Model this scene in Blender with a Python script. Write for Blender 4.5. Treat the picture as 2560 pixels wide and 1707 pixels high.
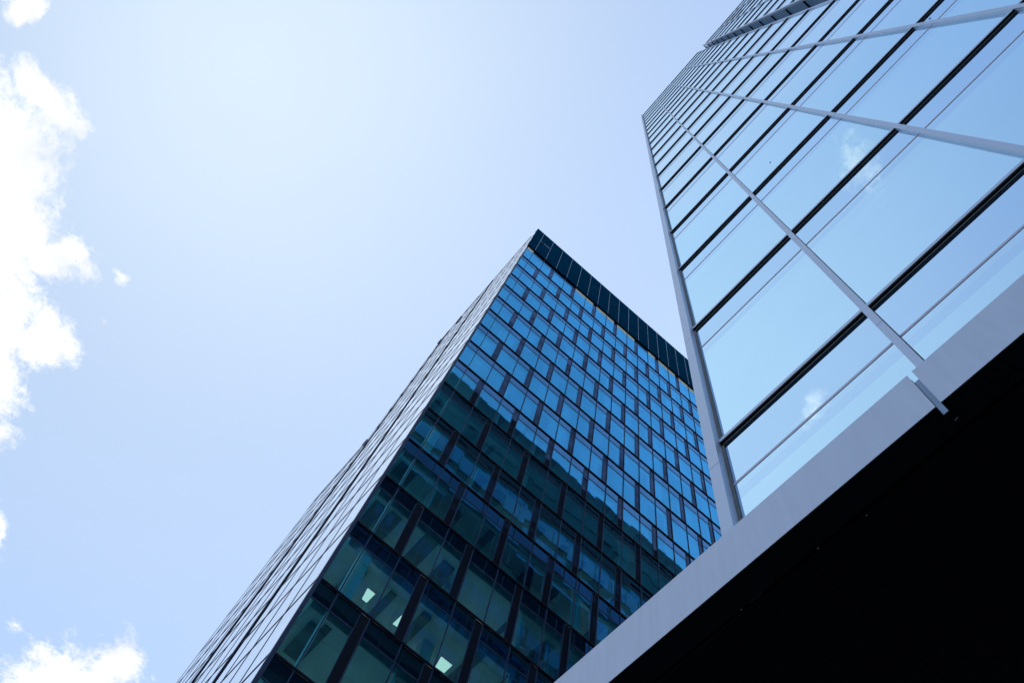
import bpy, math, random
from mathutils import Matrix, Vector
random.seed(7)
S = bpy.context.scene
for o in list(bpy.data.objects): bpy.data.objects.remove(o)

# ---------------------------------------------------------------- camera
CAM = Vector((1.9816, -2.9757, 1.6))
RIGHT = Vector((0.6390734, 0.7565012, 0.1388926))
UP = Vector((0.7004598, -0.6470278, 0.3011828))
BACK = Vector((0.3177125, -0.0951892, -0.9433969))
cam = bpy.data.cameras.new("camera"); camo = bpy.data.objects.new("camera", cam)
S.collection.objects.link(camo)
cam.sensor_width = 36; cam.lens = 29.05; cam.clip_start = 0.05; cam.clip_end = 6000
camo.matrix_world = Matrix(((RIGHT.x, UP.x, BACK.x, CAM.x), (RIGHT.y, UP.y, BACK.y, CAM.y),
                            (RIGHT.z, UP.z, BACK.z, CAM.z), (0, 0, 0, 1)))
S.camera = camo

# ---------------------------------------------------------------- sky, sun, exposure
SUN_EL, SUN_AZ = 42.0, 90.0            # azimuth from +X; the sun stands behind the two towers
SKY_GLOW = 0.36
CLOUD_SHAPES = [
    # centre (x/z, y/z), two shape rows, weight
    (-0.7300, -0.5380, 3.868, 7.340, -3.088, 2.751, 1.30),
    (-0.8836, -0.4500, 5.409, 10.222, -6.061, 5.638, 1.20),
    (-0.5004, -0.5503, -1.667, 12.9, -31.0, 1.15, 1.10),
    (-0.6733, -0.4292, 9.033, 15.759, -18.031, 16.186, 1.00),
    (-0.7841, -0.3864, 3.808, 19.521, -20.828, 8.448, 1.00),
    (-0.4210, -0.6213, 22.859, 7.380, -22.371, 54.861, 0.90),
    (-0.4308, -0.6475, 18.000, 33.060, -76.589, 63.240, 0.70),
    (-1.3175, -0.0397, 3.744, 6.468, -5.171, 5.578, 1.30),
    (-1.1727, -0.0211, 12.777, 21.014, -12.113, 12.791, 1.00),
    (-0.6254, -0.3472, 2.268, 38.049, -38.712, 7.364, 0.40),
    (-1.2532, -0.1761, 18.168, 5.757, -5.304, 32.264, 0.22),
    (-0.7030, -0.3409, 29.136, 48.825, -35.847, 32.852, 0.12),
    (-1.1046, -0.2881, 20.032, 36.940, -8.542, 8.498, 0.50),
    (-1.1750, 0.0081, 19.326, 31.374, -29.961, 31.821, 0.2),
    (-0.9706, -0.3608, 12.507, 23.064, -18.734, 17.974, 0.70),
    (0.0960, -0.2620, 24.0, 0.0, 0.0, 15.0, 0.42),
    (-0.1480, -0.4400, 26.0, 0.0, 0.0, 46.0, 0.45),
    (-0.5874, -0.5365, 7.179, 12.975, -7.760, 6.730, 1.00),
    (-0.6587, -0.4905, 7.666, 13.801, -11.604, 10.280, 1.00),
]
W = bpy.data.worlds.new("World"); S.world = W; W.use_nodes = True
nt = W.node_tree; nt.nodes.clear()
class NT:
    def __init__(s, t): s.t = t
    def n(s, k, **kw):
        d = s.t.nodes.new(k)
        for a, b in kw.items(): setattr(d, a, b)
        return d
    def l(s, a, b): s.t.links.new(a, b)
    def put(s, sock, v):
        if hasattr(v, "is_output") or hasattr(v, "links"): s.l(v, sock)
        else: sock.default_value = v
    def m(s, op, a, b=None, c=None, clamp=False):
        d = s.n("ShaderNodeMath", operation=op, use_clamp=clamp)
        for i, v in enumerate((a, b, c)):
            if v is not None: s.put(d.inputs[i], v)
        return d.outputs[0]
    def v(s, op, a, b=None):
        d = s.n("ShaderNodeVectorMath", operation=op)
        s.put(d.inputs[0], a)
        if b is not None: s.put(d.inputs[1], b)
        return d
    def mix(s, f, a, b, blend="MIX"):
        d = s.n("ShaderNodeMix", data_type="RGBA", blend_type=blend)
        s.put(d.inputs[0], f); s.put(d.inputs[6], a); s.put(d.inputs[7], b)
        return d.outputs[2]
    def smooth(s, x, lo, hi):
        d = s.n("ShaderNodeMapRange", interpolation_type="SMOOTHSTEP")
        s.put(d.inputs[0], x); d.inputs[1].default_value = lo; d.inputs[2].default_value = hi
        return d.outputs[0]
w = NT(nt)
sky = w.n("ShaderNodeTexSky", sky_type="NISHITA"); sky.sun_disc = False
sky.sun_elevation = math.radians(SUN_EL); sky.sun_rotation = math.radians(90 - SUN_AZ)
sky.air_density = 1.0; sky.dust_density = 0.45; sky.ozone_density = 1.5; sky.altitude = 30
tc = w.n("ShaderNodeTexCoord"); sep = w.n("ShaderNodeSeparateXYZ"); w.l(tc.outputs["Generated"], sep.inputs[0])
zc = w.m("MAXIMUM", sep.outputs[2], 0.08)
com = w.n("ShaderNodeCombineXYZ")
w.l(w.m("DIVIDE", sep.outputs[0], zc), com.inputs[0]); w.l(w.m("DIVIDE", sep.outputs[1], zc), com.inputs[1])
P = com.outputs[0]
warp = w.n("ShaderNodeTexNoise"); warp.inputs["Scale"].default_value = 9; warp.inputs["Detail"].default_value = 9; w.l(P, warp.inputs["Vector"])
wv = w.v("SCALE", w.v("SUBTRACT", warp.outputs["Color"], (0.5, 0.5, 0.5)).outputs[0]); wv.inputs["Scale"].default_value = 0.09
PW = w.v("ADD", P, wv.outputs[0]).outputs[0]
field = None
for (cx, cy, a, b, c, d, wt) in CLOUD_SHAPES:
    q = w.v("SUBTRACT", PW, (cx, cy, 0)).outputs[0]
    u = w.v("DOT_PRODUCT", q, (a, b, 0)).outputs["Value"]; t = w.v("DOT_PRODUCT", q, (c, d, 0)).outputs["Value"]
    r = w.m("SQRT", w.m("ADD", w.m("MULTIPLY", u, u), w.m("MULTIPLY", t, t)))
    val = w.m("SUBTRACT", wt, w.m("MULTIPLY", r, max(wt, 0.8)))
    field = val if field is None else w.m("MAXIMUM", field, val)
fb = w.n("ShaderNodeTexNoise"); fb.inputs["Scale"].default_value = 16; fb.inputs["Detail"].default_value = 14; fb.inputs["Roughness"].default_value = 0.74
w.l(P, fb.inputs["Vector"])
fb2 = w.n("ShaderNodeTexNoise"); fb2.inputs["Scale"].default_value = 55; fb2.inputs["Detail"].default_value = 10; fb2.inputs["Roughness"].default_value = 0.7; w.l(PW, fb2.inputs["Vector"])
dens = w.m("ADD", w.m("ADD", field, w.m("MULTIPLY", w.m("SUBTRACT", fb.outputs[0], 0.48), 1.7)), w.m("MULTIPLY", w.m("SUBTRACT", fb2.outputs[0], 0.5), 1.3))
cloud = w.smooth(dens, -0.10, 0.62)
# soft white glow painted into the sky, in place of a sun halo
vq = w.v("SUBTRACT", P, (-0.23, -0.36, 0)).outputs[0]
vr = w.v("LENGTH", vq).outputs["Value"]
vn = w.n("ShaderNodeTexNoise"); vn.inputs["Scale"].default_value = 2.2; vn.inputs["Detail"].default_value = 3; w.l(P, vn.inputs["Vector"])
sky_glow = w.m("MULTIPLY", w.smooth(vr, 0.62, 0.0), w.m("ADD", 0.75, w.m("MULTIPLY", vn.outputs[0], 0.5)))
hz = w.m("ADD", w.m("MULTIPLY_ADD", w.smooth(w.v("LENGTH", w.v("SUBTRACT", P, (-0.6, -0.3, 0)).outputs[0]).outputs["Value"], 1.3, 0.0), 0.32, 0.19), w.m("MULTIPLY", sky_glow, SKY_GLOW), clamp=True)
c1 = w.mix(hz, sky.outputs[0], (2.62, 3.04, 3.46, 1))
cshade = w.n("ShaderNodeTexNoise"); cshade.inputs["Scale"].default_value = 7; cshade.inputs["Detail"].default_value = 8; w.l(PW, cshade.inputs["Vector"])
cwhite = w.mix(w.smooth(cshade.outputs[0], 0.30, 0.62), (2.85, 2.95, 3.12, 1), (3.75, 3.75, 3.7, 1))
cc = w.mix(cloud, c1, cwhite)
bg = w.n("ShaderNodeBackground"); w.l(cc, bg.inputs[0]); bg.inputs[1].default_value = 0.15
out = w.n("ShaderNodeOutputWorld"); w.l(bg.outputs[0], out.inputs[0])

sl = bpy.data.lights.new("sun", "SUN"); sl.energy = 3.0; sl.angle = math.radians(0.5); sl.color = (1, 0.96, 0.9)
so = bpy.data.objects.new("sun", sl); S.collection.objects.link(so)
e, a_ = math.radians(SUN_EL), math.radians(SUN_AZ)
so.rotation_euler = Vector((math.cos(e)*math.cos(a_), math.cos(e)*math.sin(a_), math.sin(e))).to_track_quat("Z", "Y").to_euler()
so.location = (0, 40, 120)
S.view_settings.view_transform = "Standard"; S.view_settings.look = "None"
S.view_settings.exposure = 1.12; S.view_settings.gamma = 1
S.view_settings.use_curve_mapping = False
S.cycles.use_denoising = True
S.cycles.max_bounces = 10; S.cycles.glossy_bounces = 6; S.cycles.transparent_max_bounces = 12
S.cycles.sample_clamp_indirect = 6

# ---------------------------------------------------------------- materials
def new_mat(name):
    m = bpy.data.materials.new(name); m.use_nodes = True; m.node_tree.nodes.clear(); return m, NT(m.node_tree)
def finish(k, sh):
    o = k.n("ShaderNodeOutputMaterial"); k.l(sh, o.inputs[0])
def pbr(name, col, rough=0.5, metal=0.0, nscale=3.0, namt=0.15, stretch=(1, 1, 1), bump=0.0, bscale=40, spec=0.5):
    m, k = new_mat(name)
    g = k.n("ShaderNodeNewGeometry"); mp = k.n("ShaderNodeMapping"); mp.inputs["Scale"].default_value = stretch
    k.l(g.outputs["Position"], mp.inputs[0])
    n = k.n("ShaderNodeTexNoise"); n.inputs["Scale"].default_value = nscale; n.inputs["Detail"].default_value = 6; k.l(mp.outputs[0], n.inputs["Vector"])
    f = k.m("MULTIPLY_ADD", k.m("SUBTRACT", n.outputs[0], 0.5), 2 * namt, 1.0)
    vs = k.v("SCALE", (col[0], col[1], col[2])); k.l(f, vs.inputs["Scale"])
    b = k.n("ShaderNodeBsdfPrincipled"); k.l(vs.outputs[0], b.inputs["Base Color"])
    b.inputs["Roughness"].default_value = rough; b.inputs["Metallic"].default_value = metal
    b.inputs["Specular IOR Level"].default_value = spec
    if bump:
        bn = k.n("ShaderNodeTexNoise"); bn.inputs["Scale"].default_value = bscale; k.l(mp.outputs[0], bn.inputs["Vector"])
        bb = k.n("ShaderNodeBump"); bb.inputs["Strength"].default_value = bump; bb.inputs["Distance"].default_value = 0.01
        k.l(bn.outputs[0], bb.inputs["Height"]); k.l(bb.outputs[0], b.inputs["Normal"])
    finish(k, b.outputs[0]); return m
def glass(name, f0, tint, edge_tint, clear=None, back=(0.01, 0.02, 0.03), cell=(1.4, 3.8), tilt=0.004, wave=0.05, power=5.0, var=0.10, wscale=0.35, dirt=0.05):
    """facade glass: sharp coated reflection over a see-through tint or an opaque backing; each pane slightly out of true"""
    m, k = new_mat(name)
    g = k.n("ShaderNodeNewGeometry"); pos = g.outputs["Position"]
    sn = k.n("ShaderNodeVectorMath", operation="SNAP"); k.l(pos, sn.inputs[0]); sn.inputs[1].default_value = (cell[0], cell[0], cell[1])
    wn = k.n("ShaderNodeTexWhiteNoise"); k.l(sn.outputs[0], wn.inputs["Vector"])
    off = k.v("SCALE", k.v("SUBTRACT", wn.outputs["Color"], (0.5, 0.5, 0.5)).outputs[0]); off.inputs["Scale"].default_value = 2 * tilt
    nz = k.n("ShaderNodeTexNoise"); nz.inputs["Scale"].default_value = wscale; nz.inputs["Detail"].default_value = 2; k.l(pos, nz.inputs["Vector"])
    bp = k.n("ShaderNodeBump"); bp.inputs["Strength"].default_value = wave; bp.inputs["Distance"].default_value = 0.2
    k.l(nz.outputs[0], bp.inputs["Height"])
    nrm = k.v("NORMALIZE", k.v("ADD", bp.outputs[0], off.outputs[0]).outputs[0]).outputs[0]
    lw = k.n("ShaderNodeLayerWeight"); lw.inputs["Blend"].default_value = 0.5; F = lw.outputs["Facing"]
    fr = k.m("ADD", f0, k.m("MULTIPLY", 1 - f0, k.m("POWER", F, power)), clamp=True)
    tn = k.mix(k.smooth(F, 0.80, 0.95), (*tint, 1), (*edge_tint, 1))
    dn = k.n("ShaderNodeTexNoise"); dn.inputs["Scale"].default_value = 1.3; dn.inputs["Detail"].default_value = 7; k.l(pos, dn.inputs["Vector"])
    vr_ = k.m("ADD", k.m("MULTIPLY_ADD", wn.outputs["Value"], var, 1 - var / 2), k.m("MULTIPLY", k.m("SUBTRACT", dn.outputs[0], 0.5), dirt * 2))
    ts = k.v("SCALE", tn); k.l(vr_, ts.inputs["Scale"])
    gl = k.n("ShaderNodeBsdfGlossy"); gl.inputs["Roughness"].default_value = 0.0; k.l(ts.outputs[0], gl.inputs[0]); k.l(nrm, gl.inputs["Normal"])
    if clear:
        tr = k.n("ShaderNodeBsdfTransparent"); tr.inputs[0].default_value = (*clear, 1)
    else:
        tr = k.n("ShaderNodeBsdfDiffuse"); tr.inputs[0].default_value = (*back, 1)
    mx = k.n("ShaderNodeMixShader"); k.l(fr, mx.inputs[0]); k.l(tr.outputs[0], mx.inputs[1]); k.l(gl.outputs[0], mx.inputs[2])
    finish(k, mx.outputs[0]); return m
def lamp_mat(name, col, st):
    m, k = new_mat(name); e_ = k.n("ShaderNodeEmission"); e_.inputs[0].default_value = (*col, 1); e_.inputs[1].default_value = st
    finish(k, e_.outputs[0]); return m

G_T = glass("tower_vision_glass", 0.90, (0.62, 0.86, 1.0), (0.82, 0.95, 1.0), back=(0.03, 0.09, 0.16), cell=(1.852, 3.9), tilt=0.0022, wave=0.03, var=0.03, dirt=0.02)
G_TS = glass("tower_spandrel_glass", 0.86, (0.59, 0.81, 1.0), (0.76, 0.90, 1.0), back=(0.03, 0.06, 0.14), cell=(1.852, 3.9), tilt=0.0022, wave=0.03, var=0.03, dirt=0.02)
G_TB = glass("tower_reflection_band", 0.88, (0.61, 0.83, 1.0), (0.80, 0.93, 1.0), back=(0.03, 0.07, 0.15), cell=(1.852, 3.9), tilt=0.0022, wave=0.03, var=0.02, dirt=0.02)  # tint for the painted frame reflection below the spandrel
G_AL = glass("office_glass_lit_side", 0.60, (0.96, 0.98, 1.0), (1.0, 1.0, 1.0), power=1.6, clear=(0.7, 0.95, 0.95), cell=(2.045, 3.8), tilt=0.001, wave=0.01, var=0.06)  # same office glass, reflection raised and whitened so this side looks brighter
G_A = glass("office_vision_glass", 0.16, (0.17, 0.65, 1.0), (0.97, 0.98, 1.0), power=3.9, clear=(0.52, 0.90, 0.96), cell=(1.38217, 3.8), tilt=0.003, wave=0.03, var=0.14)
G_AS = glass("office_spandrel_glass", 0.16, (0.27, 0.60, 1.0), (0.97, 0.97, 1.0), power=3.9, back=(0.003, 0.010, 0.020), cell=(1.38217, 3.8), tilt=0.003, wave=0.03, var=0.10)
G_SIDE = glass("tower_side_glass", 0.35, (0.30, 0.62, 0.85), (0.7, 0.9, 1.0), back=(0.01, 0.025, 0.035), cell=(1.852, 3.9), tilt=0.001, wave=0.012, var=0.3)
M_ALU = pbr("brushed_aluminium", (0.38, 0.44, 0.57), 0.42, 0.35, 6, 0.06, (1, 1, 14), bump=0.05, bscale=60)
M_ALU2 = pbr("anodised_mullion", (0.36, 0.40, 0.50), 0.35, 0.5, 4, 0.08)
M_FASCIA = pbr("fascia_sheet", (0.38, 0.42, 0.53), 0.48, 0.25, 3.0, 0.10, (6, 1, 0.8), bump=0.08, bscale=25)
M_PLATE = pbr("bare_steel_plate", (0.12, 0.19, 0.31), 0.35, 0.2, 6, 0.25, (1, 1, 0.4))
M_TRAN = pbr("transom_strip", (0.40, 0.38, 0.46), 0.6, 0.1, 6, 0.1)
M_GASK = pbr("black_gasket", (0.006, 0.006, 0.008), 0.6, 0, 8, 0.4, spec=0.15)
M_REV = pbr("reveal_strip", (0.10, 0.11, 0.12), 0.6, 0.2, 20, 0.5)
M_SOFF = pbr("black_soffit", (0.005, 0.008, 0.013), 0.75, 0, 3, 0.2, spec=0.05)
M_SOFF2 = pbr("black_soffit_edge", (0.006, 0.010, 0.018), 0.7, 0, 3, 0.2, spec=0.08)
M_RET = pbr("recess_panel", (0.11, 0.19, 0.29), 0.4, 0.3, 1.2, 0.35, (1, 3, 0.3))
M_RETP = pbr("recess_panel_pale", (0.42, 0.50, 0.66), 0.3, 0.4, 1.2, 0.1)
M_LOUV = glass("dark_infill_panel", 0.03, (0.17, 0.27, 0.46), (0.5, 0.6, 0.8), back=(0.017, 0.020, 0.030), cell=(1.38, 1.27), tilt=0.01, wave=0.02, power=4.0, var=0.5, dirt=0.8)
M_MULA = pbr("office_mullion", (0.016, 0.035, 0.085), 0.55, 0.0, 5, 0.2, spec=0.25)
M_LMUL = pbr("side_mullion_finish", (0.008, 0.010, 0.055), 0.5, 0.0, 5, 0.2, spec=0.2)
M_LIPA = pbr("office_ledge", (0.004, 0.005, 0.020), 0.6, 0, 5, 0.3, spec=0.12)
M_NAVY = pbr("navy_mesh_screen", (0.0012, 0.026, 0.058), 0.9, 0, 0.5, 0.35, (1, 1, 1), bump=0.2, bscale=90, spec=0.0)
M_PALE = pbr("pale_joint", (0.28, 0.35, 0.46), 0.4, 0.3, 5, 0.1)
M_BEIGE = pbr("bare_concrete_edge", (0.62, 0.50, 0.33), 0.9, 0, 5, 0.35)
M_CEIL = pbr("plaster_ceiling", (0.80, 0.80, 0.78), 0.9, 0, 1.1, 0.25)
M_CORE = pbr("core_wall", (0.6, 0.6, 0.6), 0.9, 0, 0.8, 0.4)
M_COL = pbr("concrete_column", (0.55, 0.56, 0.54), 0.9, 0, 2, 0.2)
M_ROOF = pbr("roof_membrane", (0.2, 0.2, 0.2), 0.9)
M_BODY = pbr("shell_dark", (0.03, 0.035, 0.045), 0.7)
M_GND = pbr("asphalt", (0.05, 0.05, 0.052), 0.9, 0, 4, 0.3, bump=0.3)
M_STEEL = pbr("dark_steel", (0.03, 0.04, 0.07), 0.5, 0.5)
M_BLUE = pbr("blue_sticker", (0.01, 0.12, 0.85), 0.5)
M_RED = pbr("red_sealing_tape", (0.55, 0.09, 0.05), 0.6)
M_SIDEM = pbr("side_fin", (0.10, 0.22, 0.22), 0.5)
M_CROWN = pbr("crown_screen", (0.03, 0.105, 0.10), 0.6, 0, 1.5, 0.5, (1, 2.5, 0.3))
M_LAMP = lamp_mat("lit_ceiling_panel", (1.0, 0.66, 0.52), 0.85)
M_FILL = lamp_mat("unseen_fill_panel", (1.0, 0.88, 0.76), 2.0)  # for fill panels out of view, added for brightness
M_DUCT = pbr("bulkhead_grey", (0.22, 0.24, 0.25), 0.8, 0, 2, 0.3)
M_WHITE = pbr("white_post", (0.85, 0.88, 0.85), 0.6, 0, 2, 0.1)

# ---------------------------------------------------------------- mesh helpers
class MB:
    def __init__(s): s.v, s.f, s.mi, s.mats = [], [], [], []
    def mat(s, m):
        if m not in s.mats: s.mats.append(m)
        return s.mats.index(m)
    def box(s, x0, x1, y0, y1, z0, z1, m):
        i = len(s.v); s.v += [(x, y, z) for z in (z0, z1) for y in (y0, y1) for x in (x0, x1)]
        for q in ((0, 2, 3, 1), (4, 5, 7, 6), (0, 1, 5, 4), (2, 6, 7, 3), (0, 4, 6, 2), (1, 3, 7, 5)):
            s.f.append(tuple(i + j for j in q)); s.mi.append(s.mat(m))
        return s
    def face(s, pts, m):
        i = len(s.v); s.v += pts; s.f.append(tuple(range(i, i + len(pts)))); s.mi.append(s.mat(m)); return s
    def build(s, name, parent=None):
        me = bpy.data.meshes.new(name)
        off = Vector((0, 0, 0))
        if parent is not None:
            p = parent
            while p is not None: off += p.location; p = p.parent
        me.from_pydata([(a - off.x, b - off.y, c - off.z) for a, b, c in s.v], [], s.f)
        for m in s.mats: me.materials.append(m)
        me.polygons.foreach_set("material_index", s.mi); me.update()
        o = bpy.data.objects.new(name, me); S.collection.objects.link(o)
        if parent is not None: o.parent = parent
        return o
def thing(name, loc, label, cat):
    o = bpy.data.objects.new(name, None); S.collection.objects.link(o); o.location = loc
    o["label"] = label; o["category"] = cat; return o
def px(p):
    d = Vector(p) - CAM; z = -d.dot(BACK)
    if z < 0.05: return None
    return 1280 + 2065.8 * d.dot(RIGHT) / z, 853.5 - 2065.8 * d.dot(UP) / z
def seen_area(quad):
    c = []
    for p in quad:
        q = px(p)
        if q is None: return 0
        c.append((min(max(q[0], 0), 2560), min(max(q[1], 0), 1707)))
    return abs(sum(c[i][0] * c[(i + 1) % 4][1] - c[(i + 1) % 4][0] * c[i][1] for i in range(4))) / 2
def emit(name, items, parent, limit=100):
    """items: (weight, add(mb)). The largest in view become parts of their own, the rest one part."""
    items.sort(key=lambda t: -t[0])
    for wt, add in items[:limit]:
        mb = MB(); add(mb); mb.build(name, parent)
    if items[limit:]:
        mb = MB()
        for wt, add in items[limit:]: add(mb)
        o = mb.build(name, parent); o["kind"] = "stuff"

# ---------------------------------------------------------------- ground
g = MB().face([(-1500, -1500, 0), (1500, -1500, 0), (1500, 1500, 0), (-1500, 1500, 0)], M_GND).build("ground")
g["kind"] = "structure"; g["label"] = "asphalt ground below the two towers"; g["category"] = "ground"

# ================================================================ glass tower (right)
TW = 1.852; FH = 3.9; TZ0 = 9.3054; TTOP = 84.6
def L(n): return TZ0 + FH * n
tower = thing("glass_tower", (0, 0, 0), "tall pale blue mirror glass tower with thin silver mullions at the right", "tower")
GY = 0.03                                   # glass plane
VEND, RX = 7.38, 8.13                        # last bay of the first wing, return wall of the recess
TXE, TYE = 30.0, 46.0
MB().box(-0.09, VEND, 0.12, TYE, 7.0, 83.2, M_BODY).box(VEND, RX + .02, 0.60, TYE - .01, 7.0, 83.0, M_BODY).box(RX + .02, TXE, 0.12, TYE, 7.0, 83.2, M_BODY).build("tower_core", tower)
xs1 = [0.0] + [TW * i for i in (1, 2, 3)] + [VEND]
xs2 = [RX + 0.10]
while xs2[-1] + TW < TXE: xs2.append(xs2[-1] + TW)
wins = []
def add_twin(x0, x1, y, n):
    zt = L(n) - 0.015; zs = L(n) - 0.905; zb = (L(n - 1) + 0.04) if n > 0 else 6.9
    def f(mb):
        q = lambda z0, z1, m: mb.box(x0, x1, y, y + 0.03, z0, z1, m)
        q(zs + .012, zt, G_TS); q(zs - 0.15, zs - .012, G_TB); q(zs - 0.30, zs - 0.1505, G_TS if n < 3 else G_TB); q(zb, zs - 0.3005, G_T)  # two tinted strips under the spandrel paint the frame's ghost reflection
    ar = seen_area([(x0, y, zb), (x1, y, zb), (x1, y, zt), (x0, y, zt)])
    wins.append((ar, f))
NF = 20
for n in range(NF):
    for i in range(4): add_twin(xs1[i] + .03, xs1[i + 1] - .03, GY, n)
    add_twin(VEND + .03, RX - .002, GY + 0.47, n)
    for i in range(len(xs2) - 1): add_twin(xs2[i] + .03, xs2[i + 1] - .03, GY, n)
emit("window", wins, tower)
# crown glass strip above the last ledge
for a, b in ((0.02, VEND), (RX + .05, TXE)):
    MB().box(a, b, GY, GY + .03, L(19) + .05, TTOP - .08, G_TS).box(a, b, GY - .02, GY + .25, TTOP - .079, TTOP, M_ALU).build("crown_glass", tower)
# ledges (one per storey and wing) and the thin transoms below them
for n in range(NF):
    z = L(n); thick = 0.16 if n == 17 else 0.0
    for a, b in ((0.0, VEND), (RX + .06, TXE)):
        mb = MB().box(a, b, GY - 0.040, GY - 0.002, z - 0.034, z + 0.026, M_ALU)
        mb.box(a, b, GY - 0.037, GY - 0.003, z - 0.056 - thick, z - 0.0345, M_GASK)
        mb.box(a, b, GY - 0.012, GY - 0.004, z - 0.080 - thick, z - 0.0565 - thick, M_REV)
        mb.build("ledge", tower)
        MB().box(a, b, GY - 0.004, GY + 0.002, z - 0.926, z - 0.888, M_TRAN).build("transom", tower)
def mullion(x, w0, y0, zb=6.9):
    mb = MB(); z = zb
    cuts = [L(n) - 0.53 for n in range(NF)] + [TTOP]
    for c in cuts:
        mb.box(x - w0 / 2, x + w0 / 2, y0, GY - .001, z, c - 0.006, M_ALU)
        mb.box(x - w0 / 2 + .004, x + w0 / 2 - .004, y0 + .006, GY - .0015, c - .006, c, M_GASK) if c < TTOP else None
        z = c
    mb.box(x + w0 / 2, x + w0 / 2 + .008, GY - .02, GY - .0005, zb, TTOP - .01, M_GASK)
    return mb
for x in xs1[1:4] + xs2[1:9]: mullion(x, 0.068, GY - 0.050).build("mullion", tower)
mullion(VEND - .03, 0.05, GY - 0.050).build("mullion", tower)
# silver corner cladding with its dark inner reveal
mb = MB(); z = 6.9
for c in [L(n) - 0.53 for n in range(NF)] + [TTOP + .03]:
    mb.box(-0.135, -0.008, GY - 0.10, GY + .25, z, c - 0.007, M_ALU); mb.box(-0.13, -0.012, GY - .094, GY + .24, c - .007, c, M_GASK) if c < TTOP else None
    z = c
mb.build("corner_cladding", tower)
MB().box(-0.008, 0.024, GY - 0.012, GY + .03, 6.9, TTOP, M_REV).build("corner_reveal", tower)
# recess return wall with dark ribs at each storey
rw = MB(); z = 6.9
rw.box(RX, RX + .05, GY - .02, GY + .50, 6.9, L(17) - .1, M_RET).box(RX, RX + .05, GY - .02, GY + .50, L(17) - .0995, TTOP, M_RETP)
rw.build("recess_wall", tower)
MB().box(RX - .012, RX + .099, GY - .105, GY - .0205, 6.9, TTOP + .05, M_ALU2).build("recess_edge", tower)
MB().box(RX - .022, RX - .0005, GY + .42, GY + .47, 6.9, TTOP, M_MULA).build("recess_edge", tower)
MB().box(VEND - .004, VEND + .026, GY + .001, GY + .47, 6.9, TTOP, M_ALU2).build("recess_side", tower)
for n in range(NF):
    t = 0.10 if n == 17 else 0
    MB().box(RX - .05, RX - .0005, GY + .0, GY + .418, L(n) - .10 - t, L(n) + .03, M_GASK).build("rib", tower)
# red sealing tape on the upper ledges of the far wing
for n, a, b in ((18, 10.3, 11.3), (17, 10.4, 11.5), (16, 10.4, 11.0), (15, 10.9, 11.5)):
    MB().box(a, b, GY - .056, GY - .0465, L(n) - .09, L(n) + .01, M_RED).build("sealing_tape", tower)
# two small blue marks on the panes
def on_plane_y(X, Y, y):
    d = RIGHT * ((X - 1280) / 2065.8) - UP * ((Y - 853.5) / 2065.8) - BACK
    t = (y - CAM.y) / d.y; return CAM + d * t
for X, Y, s_ in ((1925, 406, .032), (2324, 47, .035), (2329, 52, .02)):
    p = on_plane_y(X, Y, GY - .004)
    MB().box(p.x - s_ / 2, p.x + s_ / 2, GY - .006, GY - .001, p.z - s_ * .8, p.z + s_ * .8, M_BLUE).build("sticker", tower)
# side elevation facing the office block
ZS = 81.6
ys = [0.30 + 1.852 * i for i in range(25)]
sw = []
for n in range(NF):
    zt, zb = L(n), L(n - 1) if n else 6.9
    for i in range(24):
        y0, y1 = ys[i] + .05, ys[i + 1] - .05
        def f(mb, y0=y0, y1=y1, zt=zt, zb=zb, n=n):
            if n >= 17: mb.box(-.12, -.10, y0, y1, zb + .05, min(zt, ZS), M_CROWN)
            else:
                mb.box(-.12, -.10, y0, y1, zt - 1.0, zt - .05, M_CROWN); mb.box(-.12, -.10, y0, y1, zb + .05, zt - 1.05, G_SIDE)
        if zb + .05 < ZS: sw.append((0, f))
emit("side_window", sw, tower, 0)
for i, y in enumerate(ys): MB().box(-.17, -.1005, y - .03, y + .03, 6.9, ZS + (.25 if i % 3 == 0 else 0), M_SIDEM).build("side_mullion", tower)
for n in range(NF - 1): MB().box(-.21, -.1205, .30, ys[-1], L(n) - .05, L(n) + .05, M_STEEL).build("side_ledge", tower)
MB().box(-.02, .03, 13.2, 13.25, 83.2, 85.3, M_STEEL).build("antenna", tower)
MB().box(-.085, TXE - .1, .3, TYE - .1, 83.201, 83.3, M_ROOF).build("roof", tower)

# ================================================================ canopy with silver fascia
can = thing("entrance_canopy", (0, 0, 6.84), "wide silver fascia band over a black soffit crossing in front of the glass tower", "canopy")
FZ0, FZ1 = 6.845, 7.432
for a, b in ((-14.0, 1.741), (1.783, 16.0)):
    MB().box(a, b, -0.150, -0.144, FZ0, FZ1, M_FASCIA).build("fascia", can)
MB().box(1.7415, 1.7825, -0.142, -0.136, FZ0 - .125, FZ1 - .14, M_PLATE).build("joint_plate", can)
MB().box(1.7415, 1.7445, -0.148, -0.1425, FZ0 - .12, FZ1 - .09, M_GASK).build("joint_shadow_strip", can)  # dark strip drawing the shadow along the plate's left edge
MB().box(-14.0, 16.0, -0.130, -0.125, FZ0 + .02, FZ1 - .25, M_GASK).build("fascia_backing", can)
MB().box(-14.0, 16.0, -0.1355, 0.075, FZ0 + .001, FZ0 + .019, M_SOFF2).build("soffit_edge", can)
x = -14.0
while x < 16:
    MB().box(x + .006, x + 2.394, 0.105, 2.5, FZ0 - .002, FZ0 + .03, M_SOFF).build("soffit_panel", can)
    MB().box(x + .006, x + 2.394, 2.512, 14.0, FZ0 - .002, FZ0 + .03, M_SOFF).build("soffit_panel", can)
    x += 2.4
MB().box(-14.0, 16.0, 0.0755, 14.0, FZ0 + .06, FZ0 + .10, M_GASK).build("canopy_deck", can)
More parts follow.
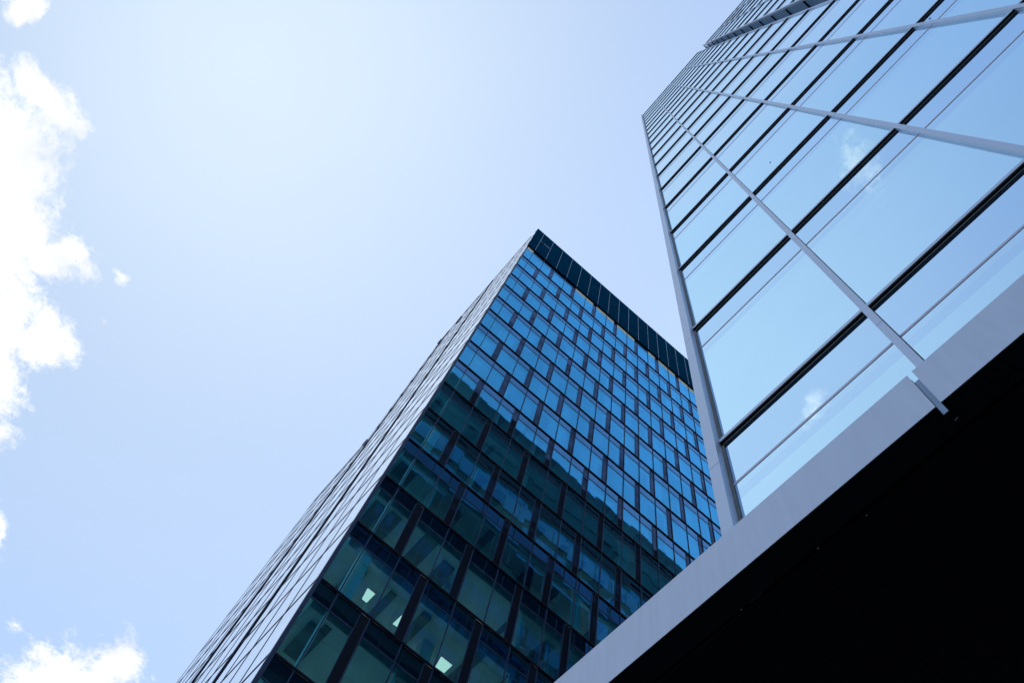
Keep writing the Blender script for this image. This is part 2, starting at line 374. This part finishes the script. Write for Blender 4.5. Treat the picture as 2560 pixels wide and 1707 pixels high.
for X, Y in ((2389, 1049), (2393, 1044), (2045, 1370), (1853, 1523), (2167, 1287)):
    d = RIGHT * ((X - 1280) / 2065.8) - UP * ((Y - 853.5) / 2065.8) - BACK
    p = CAM + d * ((FZ0 - .004 - CAM.z) / d.z)
    MB().box(p.x - .006, p.x + .006, p.y - .003, p.y + .003, FZ0 - .008, FZ0 + .004, M_ALU).build("fixing", can)

# ================================================================ office block (left)
AX = -16.433; AYC = -0.155; AJ0 = 0.7127; AM = 1.38217; AH = 3.8
def ZA(k): return 20.592 + AH * (16 - k)
RT = 82.0; ST = 91.1; NB = 26; KR = 18
off = thing("office_building", (AX, AYC, 0), "dark blue office block with staggered window panels and a navy rooftop screen", "office building")
AYE = AJ0 + AM * NB
def jy(j): return AJ0 + AM * j if j >= 0 else AYC + 0.13
aw, ap = [], []
PW_ = 0.27 * AM
missing = {-1, 4, 5, 6, 7, 8, 9, 11, 12, 13, 14, 15}
for r in range(0, KR + 1):
    zt = ZA(r) if r > 0 else RT; zb = ZA(r + 1)
    for b in range(-1, NB):
        y0, y1 = jy(b), jy(b + 1); dark = (b + 1) >= 1 and (b + 1 + r) % 2 == 0
        yr = y1 - PW_ if dark else y1
        open_top = (r == 0 and b in missing)
        def f(mb, y0=y0, yr=yr, zt=zt, zb=zb, ot=open_top):
            if ot:
                mb.box(AX - .03, AX, y0, yr, zb + .03, zt - .86, G_A)
                mb.box(AX - .05, AX - .012, y0, yr, zt - .859, zt - .03, M_BEIGE)
                return
            mb.box(AX - .03, AX, y0, yr, zt - .93, zt - .05, G_AS)
            mb.box(AX - .028, AX + .014, y0, yr, zt - .985, zt - .931, M_MULA)
            mb.box(AX - .03, AX, y0, yr, zb + .03, zt - .986, G_A)
        aw.append((seen_area([(AX, y0, zb), (AX, yr, zb), (AX, yr, zt), (AX, y0, zt)]) if y0 < 23.3 else 0, f))
        if dark:
            def h(mb, yr=yr, y1=y1, zt=zt, zb=zb):
                mb.box(AX - .05, AX - .012, yr, y1, zb + .03, zt - .05, M_LOUV)
                mb.box(AX - .03, AX + .022, yr - .014, yr + .014, zb + .03, zt - .05, M_MULA)
            ap.append((seen_area([(AX, yr, zb), (AX, y1, zb), (AX, y1, zt), (AX, yr, zt)]) if y0 < 23.3 else 0, h))
# left elevation, seen almost edge on
LXE = -34.2; LM = 2.045
lx = [AX - LM * i for i in range(9)] + [LXE]
wx = [LXE - LM * i for i in range(5)]
def left_items(xs, rows, top, y):
    for r in rows:
        zt = min(ZA(r), top); zb = ZA(r + 1)
        if zt - zb < 1.2: continue
        for i in range(len(xs) - 1):
            def f(mb, a=xs[i + 1], b=xs[i], zt=zt, zb=zb):
                mb.box(a + .02, b - .02, y, y + .03, zt - .93, zt - .03, G_AL)
                mb.box(a + .02, b - .02, y, y + .03, zb + .03, zt - .935, G_AL)
            aw.append((seen_area([(xs[i + 1], y, zb), (xs[i], y, zb), (xs[i], y, zt), (xs[i + 1], y, zt)]), f))
LY = AYC
LTOP = 92.6; WTOP = 64.2
left_items(lx, range(-3, KR + 1), LTOP, LY); left_items(wx, range(4, KR + 1), WTOP, LY)
emit("window", aw, off); emit("infill_panel", ap, off)
for k in range(0, KR + 1):
    z = ZA(k)
    if k > 0: MB().box(AX + .001, AX + .062, AYC + .12, AYE, z - .048, z + .028, M_LIPA).build("ledge", off)
for k in range(-3, KR + 1):
    z = ZA(k)
    if z < LTOP: MB().box(LXE, AX - .1, LY - .017, LY - .001, z - .045, z + .03, M_LMUL).build("ledge", off)
    if z < WTOP: MB().box(wx[-1], LXE - .02, LY - .017, LY - .001, z - .045, z + .03, M_LMUL).build("ledge", off)
for j in range(0, NB):
    MB().box(AX - .02, AX + .034, jy(j) - .022, jy(j) + .022, 5, RT - .02, M_MULA).build("mullion", off)
for i, x in enumerate(lx):
    if i == 0: continue
    big = i in (4, 8)
    MB().box(x - (.16 if big else .022), x + (.16 if big else .022), LY - (.050 if big else .014), LY - .0005, 5, LTOP, M_LIPA if big else M_LMUL).build("mullion", off)
for i, x in enumerate(wx[1:]):
    MB().box(x - .022, x + .022, LY - .014, LY - .0005, 5, WTOP, M_LMUL).build("mullion", off)
# corner post, rooftop screen and edge
MB().box(AX - .10, AX + .03, AYC - .012, AYC + .128, 0, RT - 3.0, M_MULA).build("corner_post", off)
js = [-1] + list(range(0, NB))
for j in js:
    y0 = jy(j) if j >= 0 else AYC - .05; y1 = jy(j + 1)
    p = MB().box(AX - .02, AX + .16, y0 + .02, y1 - .02, RT + .03, ST, M_NAVY)
    if j in (0, 5, 7, 10, 13, 17): p.box(AX + .1605, AX + .175, y0 + .02, y1 - .02, 87.0, 87.08, M_LIPA)
    if j == 0:
        p.box(AX + .1755, AX + .19, y0 + .02, y0 + .2, 86.9, 87.02, M_PALE); p.box(AX + .1755, AX + .19, y0 + .5, y0 + 1.25, 86.9, 87.02, M_PALE)
    p.build("rooftop_screen", off)
for j in range(0, NB): MB().box(AX + .10, AX + .185, jy(j) - .013, jy(j) + .013, RT + .03, ST + .02, M_PALE).build("screen_joint", off)
MB().box(AX - .15, AX + .12, AYC, AYE, RT - .04, RT + .029, M_GASK).build("screen_base", off)
MB().box(AX - .4, AX + .02, AYC - .03, AYE, ST - .0, ST + .05, M_STEEL).build("screen_cap", off)
# floors, core, columns and the few lit ceiling panels, plus unseen fill panels, behind the lower panes
MB().box(-29.5, -23.6, 4.0, AYE - .5, 0, 81, M_CORE).build("core", off)
MB().box(LXE + .3, -29.5, 6.0, AYE, 0, 81.2, M_CORE).box(wx[-1] + .1, LXE + .0, 0.6, 20, 0, WTOP - .3, M_CORE).build("rear_wing", off)
for r in range(0, KR + 1):
    zt = ZA(r) if r else RT
    MB().box(LXE + .2, AX - .34, .16, AYE - .05, zt - .95, zt - .10, M_CEIL).build("floor_slab", off)
random.seed(11)
for r in range(6, KR + 1):
    zt = ZA(r) - .951; zb = ZA(r + 1) - .10
    for y in (5.0, 10.6, 16.2, 21.8):
        MB().box(-18.4, -17.9, y - .25, y + .25, zb, zt, M_COL).build("column", off)
    for q in range(3):
        y = random.choice([2.3, 3.8, 6.6, 8.1, 9.4, 12.2, 14.9, 17.8]); 
        MB().box(-23.6, -16.75, y - .06, y + .06, zb, zt, M_COL).build("partition", off)
    yb = jy(random.choice([0, 3, 5, 7, 9])); MB().box(-16.74, -16.55, yb + .05, yb + .5, zb, zt, M_COL).build("blind", off)
    MB().box(-16.75, -16.45, .73 - .035, .73 + .03, zb, zt, M_WHITE).build("end_post", off)
lamp_shapes = (((-17.714, 1.832), (-17.711, 2.198), (-18.273, 2.196), (-18.262, 1.964)),
               ((-17.713, 3.483), (-17.70, 3.99), (-18.22, 4.03), (-18.282, 3.473)),
               ((-18.05, 5.697), (-18.045, 6.249), (-18.57, 6.253), (-18.592, 5.831)))
for c in lamp_shapes:
    z1 = ZA(15) + 3.8 - .952; z0 = z1 - .03
    mb = MB().face([(x, y, z0) for x, y in c][::-1], M_LAMP).face([(x, y, z1) for x, y in c], M_STEEL)
    for q in range(4):
        (xa, ya), (xb, yb) = c[q], c[(q + 1) % 4]
        mb.face([(xa, ya, z0), (xb, yb, z0), (xb, yb, z1), (xa, ya, z1)], M_STEEL)
    mb.build("ceiling_or_fill_light", off)
random.seed(23)
for r in range(9, KR):                         # dropped bulkheads and ducts under the slabs
    zt = ZA(r) - .952
    for b in range(-1, 16):
        if random.random() < .55:
            a = jy(b) + random.uniform(.1, .7); wdt = random.uniform(.25, .7)
            MB().box(-18.7, random.uniform(-17.2, -16.8), a, a + wdt, zt - random.uniform(.04, .25), zt, M_DUCT).build("bulkhead", off)
for r in range(11, 18):  # unseen glowing panels added deep in the rooms to brighten the lower panes
    zc_ = ZA(r) - .951
    for xx in ((-19.6, -21.4) if r in (13, 14, 15, 16) else (-19.8,)):
        for yy in ((1.5, 3.3, 5.1, 6.9, 9.6, 12.8, 16.0) if r in (13, 14, 15, 16) else (2.4, 5.6, 8.8, 12.0, 15.2, 18.4, 21.0)):
            MB().box(xx - .28, xx + .28, yy - .28, yy + .28, zc_ - .03, zc_ - .001, M_FILL).build("ceiling_or_fill_light", off)
# roofs
MB().box(LXE + .02, AX - 1.3, LY + .001, AYE, 81.9, LTOP - .2, M_BODY).build("plant_floor", off)
MB().box(LXE, AX - 1.3, LY - .03, LY + .3, LTOP - .199, LTOP, M_ALU2).build("roof_edge", off)
MB().box(wx[-1], LXE - .01, LY - .03, 20, WTOP - .25, WTOP, M_ALU2).build("roof_edge", off)
MB().box(LXE, AX - .4, .35, AYE - .1, RT - .09, RT + .02, M_ROOF).build("roof", off)
MB().box(LXE - .02, LXE + .03, .01, 6, 0, 81.8, M_BODY).build("end_wall", off)
MB().box(wx[-1] - .05, wx[-1], LY, 20, 0, WTOP, M_BODY).build("end_wall", off)
rl = MB()
x = AX - 2.0
while x > LXE:
    rl.box(x - .03, x + .03, LY + .02, LY + .06, LTOP, LTOP + .9, M_STEEL); x -= 1.1
rl.box(LXE, AX - 2, LY + .03, LY + .05, LTOP + .82, LTOP + .87, M_STEEL)
rl.build("roof_railing", off)
MB().box(-30.2, -27.4, LY - .02, LY + .5, LTOP, LTOP + 1.3, M_STEEL).box(-30.6, -30.1, LY - .09, LY + .1, LTOP - 2.5, LTOP - .6, M_STEEL).build("cradle_rail", off)
MB().box(LXE - .5, LXE - .05, LY - .08, LY + .3, LTOP - .6, LTOP + .2, M_STEEL).build("roof_bracket", off)
MB().box(LXE - .9, LXE - .4, LY - .07, LY + .3, WTOP + .0, WTOP + .5, M_STEEL).build("roof_bracket", off)
